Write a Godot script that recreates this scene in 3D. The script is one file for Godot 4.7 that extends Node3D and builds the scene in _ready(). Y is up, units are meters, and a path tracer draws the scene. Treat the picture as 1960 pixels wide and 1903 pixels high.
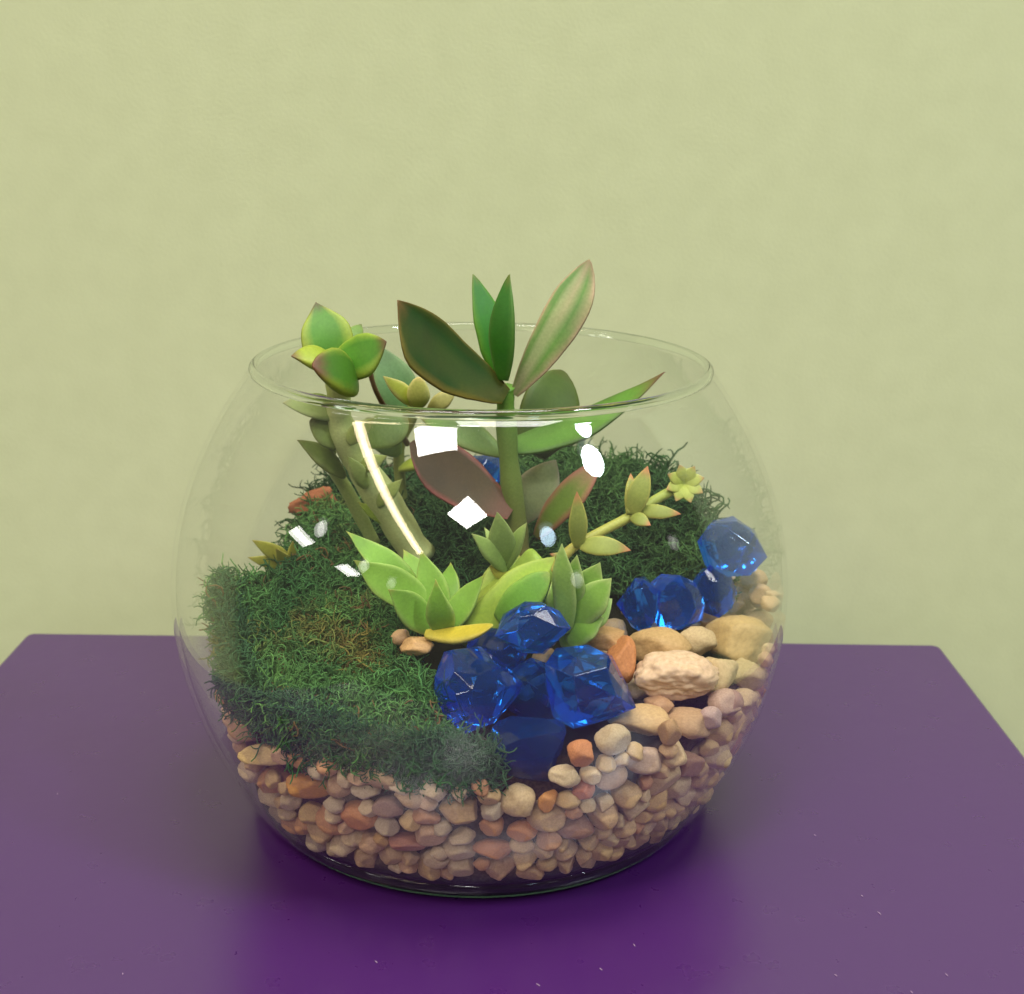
extends Node3D
# A glass bowl planted with succulents, moss, pebbles and blue crystals, on a purple pedestal before a painted wall.

const GLASS := 0.0012
const WALL_Z := -0.112

var rng := RandomNumberGenerator.new()
var noise := FastNoiseLite.new()
var names := {}
var leaf_mat: StandardMaterial3D
var cam_o: Vector3
var cam_f: Vector3
var cam_r: Vector3
var cam_u: Vector3

# ---------------------------------------------------------------- helpers
func numbered(n: String) -> String:
	if not names.has(n):
		names[n] = 0
		return n
	names[n] += 1
	return "%s_%03d" % [n, names[n]]

func tag(o: Node, label: String, category := "", group := "", kind := "") -> Node:
	if label: o.set_meta("label", label)
	if category: o.set_meta("category", category)
	if group: o.set_meta("group", group)
	if kind: o.set_meta("kind", kind)
	return o

func thing(called: String, label: String, category: String, at := Vector3.ZERO, group := "") -> Node3D:
	var o := Node3D.new()
	o.name = numbered(called)
	add_child(o)
	o.position = at
	tag(o, label, category, group)
	return o

func put(called: String, m: Mesh, mat: Material, parent: Node = null) -> MeshInstance3D:
	var o := MeshInstance3D.new()
	o.mesh = m
	o.material_override = mat
	o.cast_shadow = GeometryInstance3D.SHADOW_CASTING_SETTING_ON
	if parent == null:
		o.name = numbered(called)
		add_child(o)
	else:
		o.name = called
		parent.add_child(o, true)
	return o

func mat(c: Color, rough := 0.6, spec := 0.5) -> StandardMaterial3D:
	var m := StandardMaterial3D.new()
	m.albedo_color = c
	m.roughness = rough
	m.metallic_specular = spec
	return m

func lin(r: float, g: float, b: float) -> Color:   # a picture colour 0..255 as the linear vertex colour
	return Color(r / 255.0, g / 255.0, b / 255.0).srgb_to_linear()

func noise_tex(freq: float, lo: Color, hi: Color, s := 7, size := 512, normal := false, octaves := 4) -> NoiseTexture2D:
	var n := FastNoiseLite.new()
	n.seed = s
	n.frequency = freq
	n.fractal_octaves = octaves
	var t := NoiseTexture2D.new()
	t.width = size
	t.height = size
	t.seamless = true
	t.noise = n
	if normal:
		t.as_normal_map = true
		t.bump_strength = 2.0
	else:
		var g := Gradient.new()
		g.set_color(0, lo)
		g.set_color(1, hi)
		t.color_ramp = g
	return t

func finish(v: PackedVector3Array, idx: PackedInt32Array, cols = null, flat := false, open := false) -> ArrayMesh:
	if not open:
		var vol := 0.0
		for i in range(0, idx.size(), 3):
			vol += v[idx[i]].dot(v[idx[i + 1]].cross(v[idx[i + 2]]))
		if vol > 0.0:
			for i in range(0, idx.size(), 3):
				var k := idx[i + 1]
				idx[i + 1] = idx[i + 2]
				idx[i + 2] = k
	var a := []
	a.resize(Mesh.ARRAY_MAX)
	if flat:
		var fv := PackedVector3Array()
		var fn := PackedVector3Array()
		for i in range(0, idx.size(), 3):
			var p: Vector3 = v[idx[i]]
			var q := v[idx[i + 1]]
			var r := v[idx[i + 2]]
			var n := (r - p).cross(q - p).normalized()
			fv.append_array(PackedVector3Array([p, q, r]))
			fn.append_array(PackedVector3Array([n, n, n]))
		a[Mesh.ARRAY_VERTEX] = fv
		a[Mesh.ARRAY_NORMAL] = fn
	else:
		var nn := PackedVector3Array()
		nn.resize(v.size())
		for i in range(0, idx.size(), 3):
			var p: Vector3 = v[idx[i]]
			var q := v[idx[i + 1]]
			var r := v[idx[i + 2]]
			var n := (r - p).cross(q - p)
			nn[idx[i]] += n
			nn[idx[i + 1]] += n
			nn[idx[i + 2]] += n
		for i in nn.size():
			nn[i] = nn[i].normalized() if nn[i].length_squared() > 0.0 else Vector3.UP
		a[Mesh.ARRAY_VERTEX] = v
		a[Mesh.ARRAY_NORMAL] = nn
		a[Mesh.ARRAY_INDEX] = idx
		if cols != null:
			a[Mesh.ARRAY_COLOR] = cols
	var m := ArrayMesh.new()
	m.add_surface_from_arrays(Mesh.PRIMITIVE_TRIANGLES, a)
	return m

func strip_rings(v: PackedVector3Array, idx: PackedInt32Array, first: int, rings: int, m: int) -> void:
	for i in rings - 1:
		for j in m:
			var a := first + i * m + j
			var b := first + i * m + (j + 1) % m
			idx.append_array(PackedInt32Array([a, b, a + m, b, b + m, a + m]))

func cap(v: PackedVector3Array, idx: PackedInt32Array, ring: int, m: int, p: Vector3, turned: bool) -> void:
	var c := v.size()
	v.append(p)
	for j in m:
		var a := ring + j
		var b := ring + (j + 1) % m
		idx.append_array(PackedInt32Array([a, c, b] if turned else [a, b, c]))

func lathe(prof: PackedVector2Array, m := 128, closed := false) -> ArrayMesh:   # (radius, height) pairs
	var v := PackedVector3Array()
	var idx := PackedInt32Array()
	for p in prof:
		for j in m:
			var a := TAU * j / m
			v.append(Vector3(p.x * sin(a), p.y, p.x * cos(a)))
	strip_rings(v, idx, 0, prof.size(), m)
	if closed:
		var l := (prof.size() - 1) * m
		for j in m:
			idx.append_array(PackedInt32Array([l + j, l + (j + 1) % m, j, l + (j + 1) % m, (j + 1) % m, j]))
	return finish(v, idx)

func tube_into(v: PackedVector3Array, idx: PackedInt32Array, cols, pts: PackedVector3Array, radii: PackedFloat32Array, m: int, c0: Color, c1: Color) -> void:
	var first := v.size()
	var n := pts.size()
	var side := Vector3.RIGHT
	for i in n:
		var d := (pts[mini(i + 1, n - 1)] - pts[maxi(i - 1, 0)]).normalized()
		if absf(d.dot(side)) > 0.9: side = Vector3.FORWARD
		side = (side - d * d.dot(side)).normalized()
		var o := d.cross(side)
		for j in m:
			var a := TAU * j / m
			v.append(pts[i] + (side * cos(a) + o * sin(a)) * radii[i])
			if cols != null:
				cols.append(c0.lerp(c1, float(i) / (n - 1)))
	strip_rings(v, idx, first, n, m)
	cap(v, idx, first, m, pts[0], true)
	cap(v, idx, first + (n - 1) * m, m, pts[n - 1], false)
	if cols != null:
		cols.append(c0)
		cols.append(c1)

func smooth_path(ctrl: Array, per := 6) -> PackedVector3Array:
	var out := PackedVector3Array()
	for i in ctrl.size() - 1:
		var p0: Vector3 = ctrl[maxi(i - 1, 0)]
		var p1: Vector3 = ctrl[i]
		var p2: Vector3 = ctrl[i + 1]
		var p3: Vector3 = ctrl[mini(i + 2, ctrl.size() - 1)]
		for k in per:
			out.append(p1.cubic_interpolate(p2, p0, p3, float(k) / per))
	out.append(ctrl[-1])
	return out

func stem(parent: Node, ctrl: Array, r0: float, r1: float, c0: Color, c1: Color, called := "stem") -> void:
	var pts := smooth_path(ctrl)
	var radii := PackedFloat32Array()
	for i in pts.size():
		var u := float(i) / (pts.size() - 1)
		radii.append(lerpf(r0, r1, u) * (1.0 + 0.3 * noise.get_noise_2d(i * 14.0, r0 * 9000.0)))
	var v := PackedVector3Array()
	var idx := PackedInt32Array()
	var cols := PackedColorArray()
	tube_into(v, idx, cols, pts, radii, 14, c0, c1)
	put(called, finish(v, idx, cols), leaf_mat, parent)

func leaf(parent: Node, b: Vector3, t: Vector3, w: float, nrm: Vector3, mid: Color, edge: Color, tip: Color, o := {}) -> MeshInstance3D:
	var bend: float = o.get("bend", 0.06)
	var peak: float = o.get("peak", 0.5)
	var th: float = o.get("th", w * 0.22)
	var fold: float = o.get("fold", 0.15)
	var base0: float = o.get("base", 0.3)
	var tip_pow: float = o.get("point", 0.95)
	var rib: float = o.get("rib", 0.0)
	var twist: float = o.get("twist", 0.0)
	var asym: float = o.get("asym", 0.0)
	var tip_at: float = o.get("tip_at", 0.86)
	var d := t - b
	var len := d.length()
	var side := d.cross(nrm).normalized()
	var n := side.cross(d).normalized()
	var v := PackedVector3Array()
	var idx := PackedInt32Array()
	var cols := PackedColorArray()
	var N := 18
	var M := 18
	var sd := rng.randf() * 900.0
	for i in N:
		var u := 0.985 * i / (N - 1.0)
		var p: float
		if u < peak: p = base0 + (1.0 - base0) * pow(sin(PI / 2 * u / peak), 0.9)
		else: p = pow(maxf(cos(PI / 2 * (u - peak) / (1.0 - peak)), 0.0), tip_pow)
		var hw := w * 0.5 * p * (1.0 + 0.05 * noise.get_noise_2d(u * 260.0, sd))
		var ht := th * 0.5 * minf(1.0, p * 0.85 + 0.12) * (1.0 - 0.5 * u * u)
		var c := b + d * u + n * (bend * len * 4.0 * u * (1.0 - u)) + side * (0.03 * len * noise.get_noise_2d(u * 60.0, sd + 50.0))
		var sa := side.rotated(d.normalized(), twist * u)
		var na := n.rotated(d.normalized(), twist * u)
		for j in M:
			var a := TAU * j / M
			var x := cos(a)
			var y := sin(a)
			var e := absf(x)
			v.append(c + sa * (x * hw * (1.0 + asym * signf(x))) + na * (signf(y) * pow(absf(y), 0.9) * ht + fold * e * e * hw))
			var k := mid.lerp(edge, smoothstep(o.get("edge_at", 0.6), 1.0, e + 0.12 * noise.get_noise_2d(u * 300.0, sd + j * 30.0)))
			if rib > 0.0 and y > 0.0: k = k.lerp(edge.lerp(Color(0.5, 0.6, 0.3), 0.4), rib * (1.0 - smoothstep(0.05, 0.3, e)))
			k = k.lerp(edge, float(o.get("streak", 0.0)) * smoothstep(0.0, 0.35, noise.get_noise_2d(x * 260.0 + sd, u * 45.0)))
			k = k.lerp(tip, smoothstep(tip_at, 1.0, u + 0.06 * noise.get_noise_2d(j * 40.0, sd)))
			k = k.lerp(edge, 0.35 * (1.0 - smoothstep(0.0, 0.3, u)))
			var s := 1.0 + 0.28 * noise.get_noise_3d(v[-1].x * 9000.0, v[-1].y * 9000.0, v[-1].z * 9000.0)
			cols.append(Color(k.r * s, k.g * s, k.b * s))
	strip_rings(v, idx, 0, N, M)
	cap(v, idx, 0, M, b, true)
	cap(v, idx, (N - 1) * M, M, b + d, false)
	cols.append(edge)
	cols.append(tip)
	return put("leaf", finish(v, idx, cols), leaf_mat, parent)

func ico(sub: int) -> Array:
	var f := (1.0 + sqrt(5.0)) / 2.0
	var v := PackedVector3Array()
	for p in [[-1, f, 0], [1, f, 0], [-1, -f, 0], [1, -f, 0], [0, -1, f], [0, 1, f], [0, -1, -f], [0, 1, -f], [f, 0, -1], [f, 0, 1], [-f, 0, -1], [-f, 0, 1]]:
		v.append(Vector3(p[0], p[1], p[2]).normalized())
	var idx := PackedInt32Array([0, 11, 5, 0, 5, 1, 0, 1, 7, 0, 7, 10, 0, 10, 11, 1, 5, 9, 5, 11, 4, 11, 10, 2, 10, 7, 6, 7, 1, 8, 3, 9, 4, 3, 4, 2, 3, 2, 6, 3, 6, 8, 3, 8, 9, 4, 9, 5, 2, 4, 11, 6, 2, 10, 8, 6, 7, 9, 8, 1])
	for s in sub:
		var seen := {}
		var out := PackedInt32Array()
		for i in range(0, idx.size(), 3):
			var m := []
			for e in 3:
				var a := idx[i + e]
				var b := idx[i + (e + 1) % 3]
				var key := Vector2i(mini(a, b), maxi(a, b))
				if not seen.has(key):
					seen[key] = v.size()
					v.append((v[a] + v[b]).normalized())
				m.append(seen[key])
			out.append_array(PackedInt32Array([idx[i], m[0], m[2], idx[i + 1], m[1], m[0], idx[i + 2], m[2], m[1], m[0], m[1], m[2]]))
		idx = out
	return [v, idx]

func pebble_mesh(s: int, rough := 0.06, cuts := 9, sub := 3) -> ArrayMesh:   # a rounded stone with a few flat worn faces, unit radius
	var r := RandomNumberGenerator.new()
	r.seed = s
	var g := ico(sub)
	var v: PackedVector3Array = g[0]
	var planes := []
	for k in cuts:
		planes.append([Vector3(r.randfn(), r.randfn(), r.randfn()).normalized(), r.randf_range(0.66, 0.92)])
	var sc := Vector3(r.randf_range(0.95, 1.25), r.randf_range(0.75, 0.95), r.randf_range(0.8, 1.05))
	for i in v.size():
		var d := v[i]
		var q := 1.0
		for p in planes:
			var c: float = d.dot(p[0])
			if c > 0.05:
				var lim: float = p[1] / c
				q = minf(q, lim) if lim < q - 0.08 else q - 0.5 * maxf(0.0, q - lim + 0.04)
		q *= 1.0 + rough * noise.get_noise_3d(d.x * 90.0 + s * 31.0, d.y * 90.0, d.z * 90.0) + rough * 0.7 * noise.get_noise_3d(d.x * 260.0, d.y * 260.0 + s * 17.0, d.z * 260.0)
		v[i] = d * q * sc
	return finish(v, g[1])

func gem_mesh(s: int, sides := 6) -> ArrayMesh:   # an acrylic crystal: jittered faceted rings, unit size, edges lightly broken
	var r := RandomNumberGenerator.new()
	r.seed = s
	var pts := PackedVector3Array()
	var rings := [[0.34, 0.72], [0.80, 0.40], [1.0, 0.02], [0.72, -0.42], [0.28, -0.74]]
	for i in rings.size():
		for j in sides:
			var a := TAU * (j + 0.5 * (i % 2) + r.randf_range(-0.26, 0.26)) / sides
			var q: float = rings[i][0] * r.randf_range(0.78, 1.14)
			pts.append(Vector3(cos(a) * q, rings[i][1] * r.randf_range(0.86, 1.14), sin(a) * q))
	return hull(pts, 0.05)

func hull(p: PackedVector3Array, bevel: float) -> ArrayMesh:   # convex hull with narrow chamfers: every point is split towards its neighbours first
	var q := PackedVector3Array()
	var f := hull_faces(p)
	for t in f:
		for e in 3:
			var a: Vector3 = p[t[e]]
			var c: Vector3 = (p[t[0]] + p[t[1]] + p[t[2]]) / 3.0
			q.append(a.lerp(c, bevel))
	var g := hull_faces(q)
	var idx := PackedInt32Array()
	for t in g:
		idx.append_array(PackedInt32Array(t))
	return finish(q, idx, null, true)

func hull_faces(p: PackedVector3Array) -> Array:
	for i in p.size():   # a hair of jitter keeps the points in general position
		p[i] += Vector3(sin(i * 12.9), sin(i * 78.2), sin(i * 37.7)) * 1e-4
	var faces := []
	var i0 := 0
	var i1 := 1
	for i in p.size():
		if p[i].x < p[i0].x: i0 = i
	i1 = i0
	for i in p.size():
		if p[i].distance_to(p[i0]) > p[i1].distance_to(p[i0]): i1 = i
	var i2 := i0
	var best := -1.0
	for i in p.size():
		var ar := (p[i1] - p[i0]).cross(p[i] - p[i0]).length()
		if ar > best:
			best = ar
			i2 = i
	var i3 := i0
	best = -1.0
	var nn := (p[i1] - p[i0]).cross(p[i2] - p[i0]).normalized()
	for i in p.size():
		var h := absf(nn.dot(p[i] - p[i0]))
		if h > best:
			best = h
			i3 = i
	var mid := (p[i0] + p[i1] + p[i2] + p[i3]) / 4.0
	for t in [[i0, i1, i2], [i0, i1, i3], [i0, i2, i3], [i1, i2, i3]]:
		var n: Vector3 = (p[t[1]] - p[t[0]]).cross(p[t[2]] - p[t[0]])
		faces.append(t if n.dot(p[t[0]] - mid) > 0.0 else [t[0], t[2], t[1]])
	for i in p.size():
		if i in [i0, i1, i2, i3]: continue
		var keep := []
		var edges := {}
		for t in faces:
			var n: Vector3 = (p[t[1]] - p[t[0]]).cross(p[t[2]] - p[t[0]])
			if n.dot(p[i] - p[t[0]]) > 1e-9:
				for e in 3:
					edges[Vector2i(t[e], t[(e + 1) % 3])] = true
			else:
				keep.append(t)
		if keep.size() == faces.size(): continue
		for e in edges:
			if not edges.has(Vector2i(e.y, e.x)):
				keep.append([e.x, e.y, i])
		faces = keep
	return faces

func radius_at(h: float) -> float:   # the bowl's outer radius
	var u := h / 0.1105
	var r := 0.0558619 + u * (0.0740726 + u * (-0.06518 + u * (-0.0136238 + u * 0.00282098)))
	return r - 0.0022 * pow(1.0 - clampf(h / 0.004, 0.0, 1.0), 2.0)

func inner(h: float) -> float:
	return radius_at(h) - GLASS

func ray(px: float, py: float) -> Vector3:   # direction of a pixel of the 1960 x 1903 photograph
	return (cam_f + cam_r * ((px - 980.0) / 2512.0) - cam_u * ((py - 951.5) / 2512.0)).normalized()

func P(px: float, py: float, z: float) -> Vector3:   # the point at that depth of the room
	var d := ray(px, py)
	return cam_o + d * ((z - cam_o.z) / d.z)

func on_glass(px: float, py: float, inset: float) -> Vector3:   # the nearest point on the inside of the bowl
	var d := ray(px, py)
	var s := 0.18
	while s < 0.45:
		var p: Vector3 = cam_o + d * s
		if p.y < 0.112 and p.y > 0.0 and Vector2(p.x, p.z).length() < inner(p.y) - inset: return p
		s += 0.0003
	return cam_o + d * 0.32

func ground(x: float, z: float) -> float:   # top of the planting
	var h := 0.0
	var zs := [-0.075, -0.05, -0.03, 0.0, 0.03, 0.05, 0.07]
	var hs := [0.066, 0.066, 0.0635, 0.0590, 0.0525, 0.0465, 0.0410]
	for i in 6:
		if z <= zs[i + 1] or i == 5:
			h = lerpf(hs[i], hs[i + 1], clampf((z - zs[i]) / (zs[i + 1] - zs[i]), 0.0, 1.0))
			break
	h -= 0.0125 * smoothstep(0.005, 0.04, x) * smoothstep(-0.04, -0.005, z) * (1.0 - 0.6 * smoothstep(0.02, 0.06, z))
	h -= 0.020 * smoothstep(-0.043, -0.056, x) * smoothstep(0.010, -0.014, z)
	h += 0.0035 * smoothstep(0.02, 0.0, absf(x + 0.046)) * smoothstep(-0.02, -0.04, z)
	h += 0.0015 * noise.get_noise_2d(x * 2500.0, z * 2500.0)
	return h

# ---------------------------------------------------------------- lamps
func lamp_square(at: Vector3, size: Vector2, turn: float, energy: float, c: Color, label: String) -> void:
	var t := thing("ceiling_lamp", label, "lamp", at, "lamps under the ceiling")
	t.rotation.y = turn
	var f := BoxMesh.new()
	f.size = Vector3(size.x + 0.05, 0.05, size.y + 0.05)
	var fr := put("housing", f, mat(Color(0.75, 0.75, 0.73), 0.5), t)
	fr.position.y = 0.03
	var d := BoxMesh.new()
	d.size = Vector3(size.x, 0.01, size.y)
	var dm := mat(Color(0.9, 0.9, 0.9), 0.5)
	dm.emission_enabled = true
	dm.emission = c
	dm.emission_energy_multiplier = 1.0
	put("diffuser", d, dm, t)
	var l := AreaLight3D.new()
	l.name = "light"
	l.area_size = size
	l.light_color = c
	l.light_energy = energy
	l.shadow_enabled = true
	l.rotation.x = -PI / 2
	l.position.y = -0.012
	l.area_range = 12.0
	l.area_attenuation = 2.0
	t.add_child(l)

func lamp_round(at: Vector3, r: float, energy: float, c: Color, label: String) -> void:
	var t := thing("round_lamp", label, "lamp", at, "lamps under the ceiling")
	put("housing", lathe(PackedVector2Array([Vector2(0.001, 0.06), Vector2(r + 0.02, 0.06), Vector2(r + 0.025, 0.0), Vector2(r + 0.005, 0.0), Vector2(r, 0.03), Vector2(0.001, 0.032)]), 40), mat(Color(0.75, 0.75, 0.73), 0.5), t)
	var dm := mat(Color(0.9, 0.9, 0.9), 0.5)
	dm.emission_enabled = true
	dm.emission = c
	put("diffuser", lathe(PackedVector2Array([Vector2(0.001, 0.028), Vector2(r, 0.028), Vector2(r, 0.02), Vector2(0.001, 0.02)]), 40), dm, t)
	var l := SpotLight3D.new()
	l.name = "light"
	l.light_size = r
	l.light_color = c
	l.light_energy = energy
	l.spot_angle = 84.0
	l.spot_range = 12.0
	l.spot_attenuation = 2.0
	l.shadow_enabled = true
	l.rotation.x = -PI / 2
	l.position.y = -r - 0.01
	t.add_child(l)

# ---------------------------------------------------------------- scene
func _ready() -> void:
	rng.seed = 41
	noise.seed = 5
	noise.frequency = 0.01
	# camera
	var pitch := 0.2941
	var roll := 0.0131
	cam_o = Vector3(0.0075, 0.1705, 0.3078)
	cam_f = Vector3(0, -sin(pitch), -cos(pitch))
	var up := Vector3(0, cos(pitch), -sin(pitch))
	cam_r = Vector3.RIGHT * cos(roll) + up * sin(roll)
	cam_u = up * cos(roll) - Vector3.RIGHT * sin(roll)
	var cam := Camera3D.new()
	cam.name = "camera"
	cam.fov = rad_to_deg(2.0 * atan(951.5 / 2512.0))
	cam.near = 0.01
	cam.far = 60.0
	cam.transform = Transform3D(Basis(cam_r, cam_u, -cam_f), cam_o)
	var lens := CameraAttributesPhysical.new()   # a phone's small lens: about 1.6 mm of aperture, focused on the front of the planting
	lens.frustum_focal_length = 12.0 * 2512.0 / 951.5
	lens.frustum_focus_distance = 0.285
	lens.frustum_near = 0.01
	lens.frustum_far = 60.0
	lens.exposure_aperture = 20.0
	cam.attributes = lens
	add_child(cam)
	cam.current = true
	# surroundings
	var we := WorldEnvironment.new()
	we.name = "surroundings"
	var e := Environment.new()
	e.background_mode = Environment.BG_COLOR
	e.background_color = Color(0.38, 0.37, 0.35)
	e.background_energy_multiplier = 1.0
	e.tonemap_mode = Environment.TONE_MAPPER_LINEAR
	e.tonemap_exposure = 0.93
	e.sdfgi_enabled = true
	e.ssao_enabled = true
	e.ssil_enabled = true
	we.environment = e
	add_child(we)
	# lamps: hung by the reflections in the bowl, the overhead one by shadow
	var white := Color(1.0, 0.985, 0.965)
	lamp_square(Vector3(-0.16, 1.6, 1.98), Vector2(0.42, 0.42), 0.72, 2.2, white, "square white ceiling panel lamp nearest the middle of the room")
	lamp_square(Vector3(-0.48, 1.6, 0.98), Vector2(0.46, 0.27), 0.0, 1.7, white, "oblong white ceiling panel lamp closer to the green wall")
	lamp_square(Vector3(-1.30, 1.6, 1.70), Vector2(0.115, 2.6), 0.09, 2.0, Color(1.0, 0.91, 0.76), "long cream strip lamp on the left of the ceiling")
	lamp_square(Vector3(-1.02, 1.6, 0.42), Vector2(0.62, 0.115), 0.0, 0.45, Color(1.0, 0.91, 0.76), "short cream strip lamp meeting the long one near the wall")
	lamp_square(Vector3(-4.55, 1.6, 1.65), Vector2(0.7, 0.8), 0.0, 3.0, white, "square white ceiling panel lamp far to the left")
	lamp_square(Vector3(-4.1, 1.6, 3.75), Vector2(0.6, 0.8), 0.0, 3.0, white, "square white ceiling panel lamp far to the left and behind")
	lamp_round(Vector3(1.29, 1.6, 0.80), 0.13, 2.1, Color(0.92, 0.97, 1.0), "round white ceiling lamp on the right, second from the wall")
	lamp_round(Vector3(1.07, 1.6, 0.55), 0.09, 0.7, Color(0.92, 0.97, 1.0), "round white ceiling lamp on the right nearest the wall")
	lamp_round(Vector3(1.14, 1.6, 2.16), 0.13, 0.45, Color(0.8, 0.92, 1.0), "round bluish ceiling lamp on the right")
	lamp_round(Vector3(-3.06, 1.6, 1.55), 0.13, 0.6, white, "round white ceiling lamp on the left")
	lamp_round(Vector3(2.78, 1.6, 3.8), 0.18, 1.0, white, "round white ceiling lamp on the right and far behind")
	lamp_round(Vector3(-2.88, 1.6, 3.2), 0.13, 0.6, white, "round white ceiling lamp on the left and behind")
	lamp_round(Vector3(-2.6, 1.6, 4.4), 0.14, 0.6, white, "round white ceiling lamp far behind on the left")
	lamp_round(Vector3(5.2, 1.6, 1.1), 0.16, 0.8, white, "round white ceiling lamp far to the right")
	lamp_square(Vector3(0.2, 1.6, 0.12), Vector2(0.7, 0.7), 0.0, 2.3, white, "square white ceiling lamp right above the pedestal, widened to brighten the crystals")  # lamp known from the bowl's shadow; its wide square shape added for the crystals

	build_setting()
	build_bowl()
	build_fill()
	build_pebbles()
	build_moss()
	build_gems()
	build_plants()
	build_lint()

func build_setting() -> void:
	var w := BoxMesh.new()
	w.size = Vector3(7.0, 3.4, 0.12)
	var wm := mat(Color(0.80, 0.825, 0.65), 0.75, 0.3)
	wm.albedo_texture = noise_tex(0.012, Color(0.975, 0.975, 0.97), Color(1, 1, 1), 3)
	wm.uv1_triplanar = true
	wm.uv1_scale = Vector3(10, 10, 10)
	wm.heightmap_enabled = false
	wm.normal_enabled = true
	wm.normal_texture = noise_tex(0.13, Color.BLACK, Color.WHITE, 11, 512, true)
	wm.normal_scale = 0.08
	var wall := put("wall", w, wm)
	wall.position = Vector3(0, 0.55, WALL_Z - 0.06)
	tag(wall, "plain yellowish green painted wall behind the pedestal", "", "", "structure")
	# pedestal: a tall square plinth with softly broken edges
	var ped := thing("pedestal", "purple painted square pedestal under the glass bowl", "pedestal", Vector3(-0.0013, 0, 0.0585))
	var pm := mat(Color(0.245, 0.088, 0.34), 0.31, 0.83)
	pm.roughness_texture = noise_tex(0.02, Color(0.86, 0.86, 0.86), Color(1, 1, 1), 9)
	pm.normal_enabled = true
	pm.normal_texture = noise_tex(0.05, Color.BLACK, Color.WHITE, 12, 512, true)
	pm.normal_scale = 0.02
	pm.uv1_triplanar = true
	pm.uv1_scale = Vector3(8, 8, 8)
	put("top", slab(0.3017, 0.305, -0.022, 0.0, 0.0018, 0.0032), pm, ped)
	put("body", slab(0.297, 0.300, -0.95, -0.0222, 0.001, 0.003), pm, ped)

func slab(sx: float, sz: float, y0: float, y1: float, bev: float, corner: float) -> ArrayMesh:
	var v := PackedVector3Array()
	var idx := PackedInt32Array()
	var prof := [[y0, bev], [y0 + bev, 0.0]]
	for k in 5:
		var a := PI / 2 * k / 4.0
		prof.append([y1 - bev + bev * sin(a), bev * (1.0 - cos(a))])
	var m := 0
	for p in prof:
		m = 0
		for q in 4:
			for k in 6:
				var a := PI / 2 * (q + k / 5.0)
				var cx := (sx / 2 - corner) * (1 if q in [0, 3] else -1)
				var cz := (sz / 2 - corner) * (1 if q in [0, 1] else -1)
				var c: float = corner - p[1]
				v.append(Vector3(cx + c * cos(a), p[0], cz + c * sin(a)))
				m += 1
	strip_rings(v, idx, 0, prof.size(), m)
	cap(v, idx, 0, m, Vector3(0, y0, 0), true)
	cap(v, idx, (prof.size() - 1) * m, m, Vector3(0, y1, 0), false)
	return finish(v, idx)

func build_bowl() -> void:
	var b := thing("glass_bowl", "clear round glass bowl planted as a terrarium on the purple pedestal", "bowl")
	var pane := StandardMaterial3D.new()
	pane.transparency = BaseMaterial3D.TRANSPARENCY_ALPHA
	pane.albedo_color = Color(0.93, 0.97, 0.92, 0.004)
	pane.roughness = 0.0
	var solid := StandardMaterial3D.new()
	solid.albedo_color = Color(0.97, 0.985, 0.97, 0.0)
	solid.roughness = 0.0
	solid.refraction_enabled = true
	solid.refraction_scale = 0.05
	var prof := PackedVector2Array()
	var n := 64
	for i in n + 1:
		var h := lerpf(0.0045, 0.1095, float(i) / n)
		prof.append(Vector2(radius_at(h), h))
	for i in n + 1:
		var h := lerpf(0.1095, 0.0065, float(i) / n)
		prof.append(Vector2(inner(h), h))
	put("glass_wall", lathe(prof, 160), pane, b)
	# rounded lip
	var lip := PackedVector2Array()
	for i in 20:
		var a := TAU * i / 20.0
		lip.append(Vector2(0.0535 + 0.0011 * cos(a), 0.1104 + 0.0011 * sin(a)))
	put("rim", lathe(lip, 160, true), solid, b)
	# thick bottom
	var bot := PackedVector2Array([Vector2(0.0005, 0.0010), Vector2(0.048, 0.0006), Vector2(0.0525, 0.0002), Vector2(0.0542, 0.0004), Vector2(0.0557, 0.0013), Vector2(0.0568, 0.0028), Vector2(0.0570, 0.0046), Vector2(0.0556, 0.0056), Vector2(0.050, 0.0050), Vector2(0.0005, 0.0044)])
	var foot: StandardMaterial3D = solid.duplicate()
	foot.albedo_color = Color(0.40, 0.56, 0.48, 0.0)
	put("base", lathe(bot, 120), foot, b)

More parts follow.
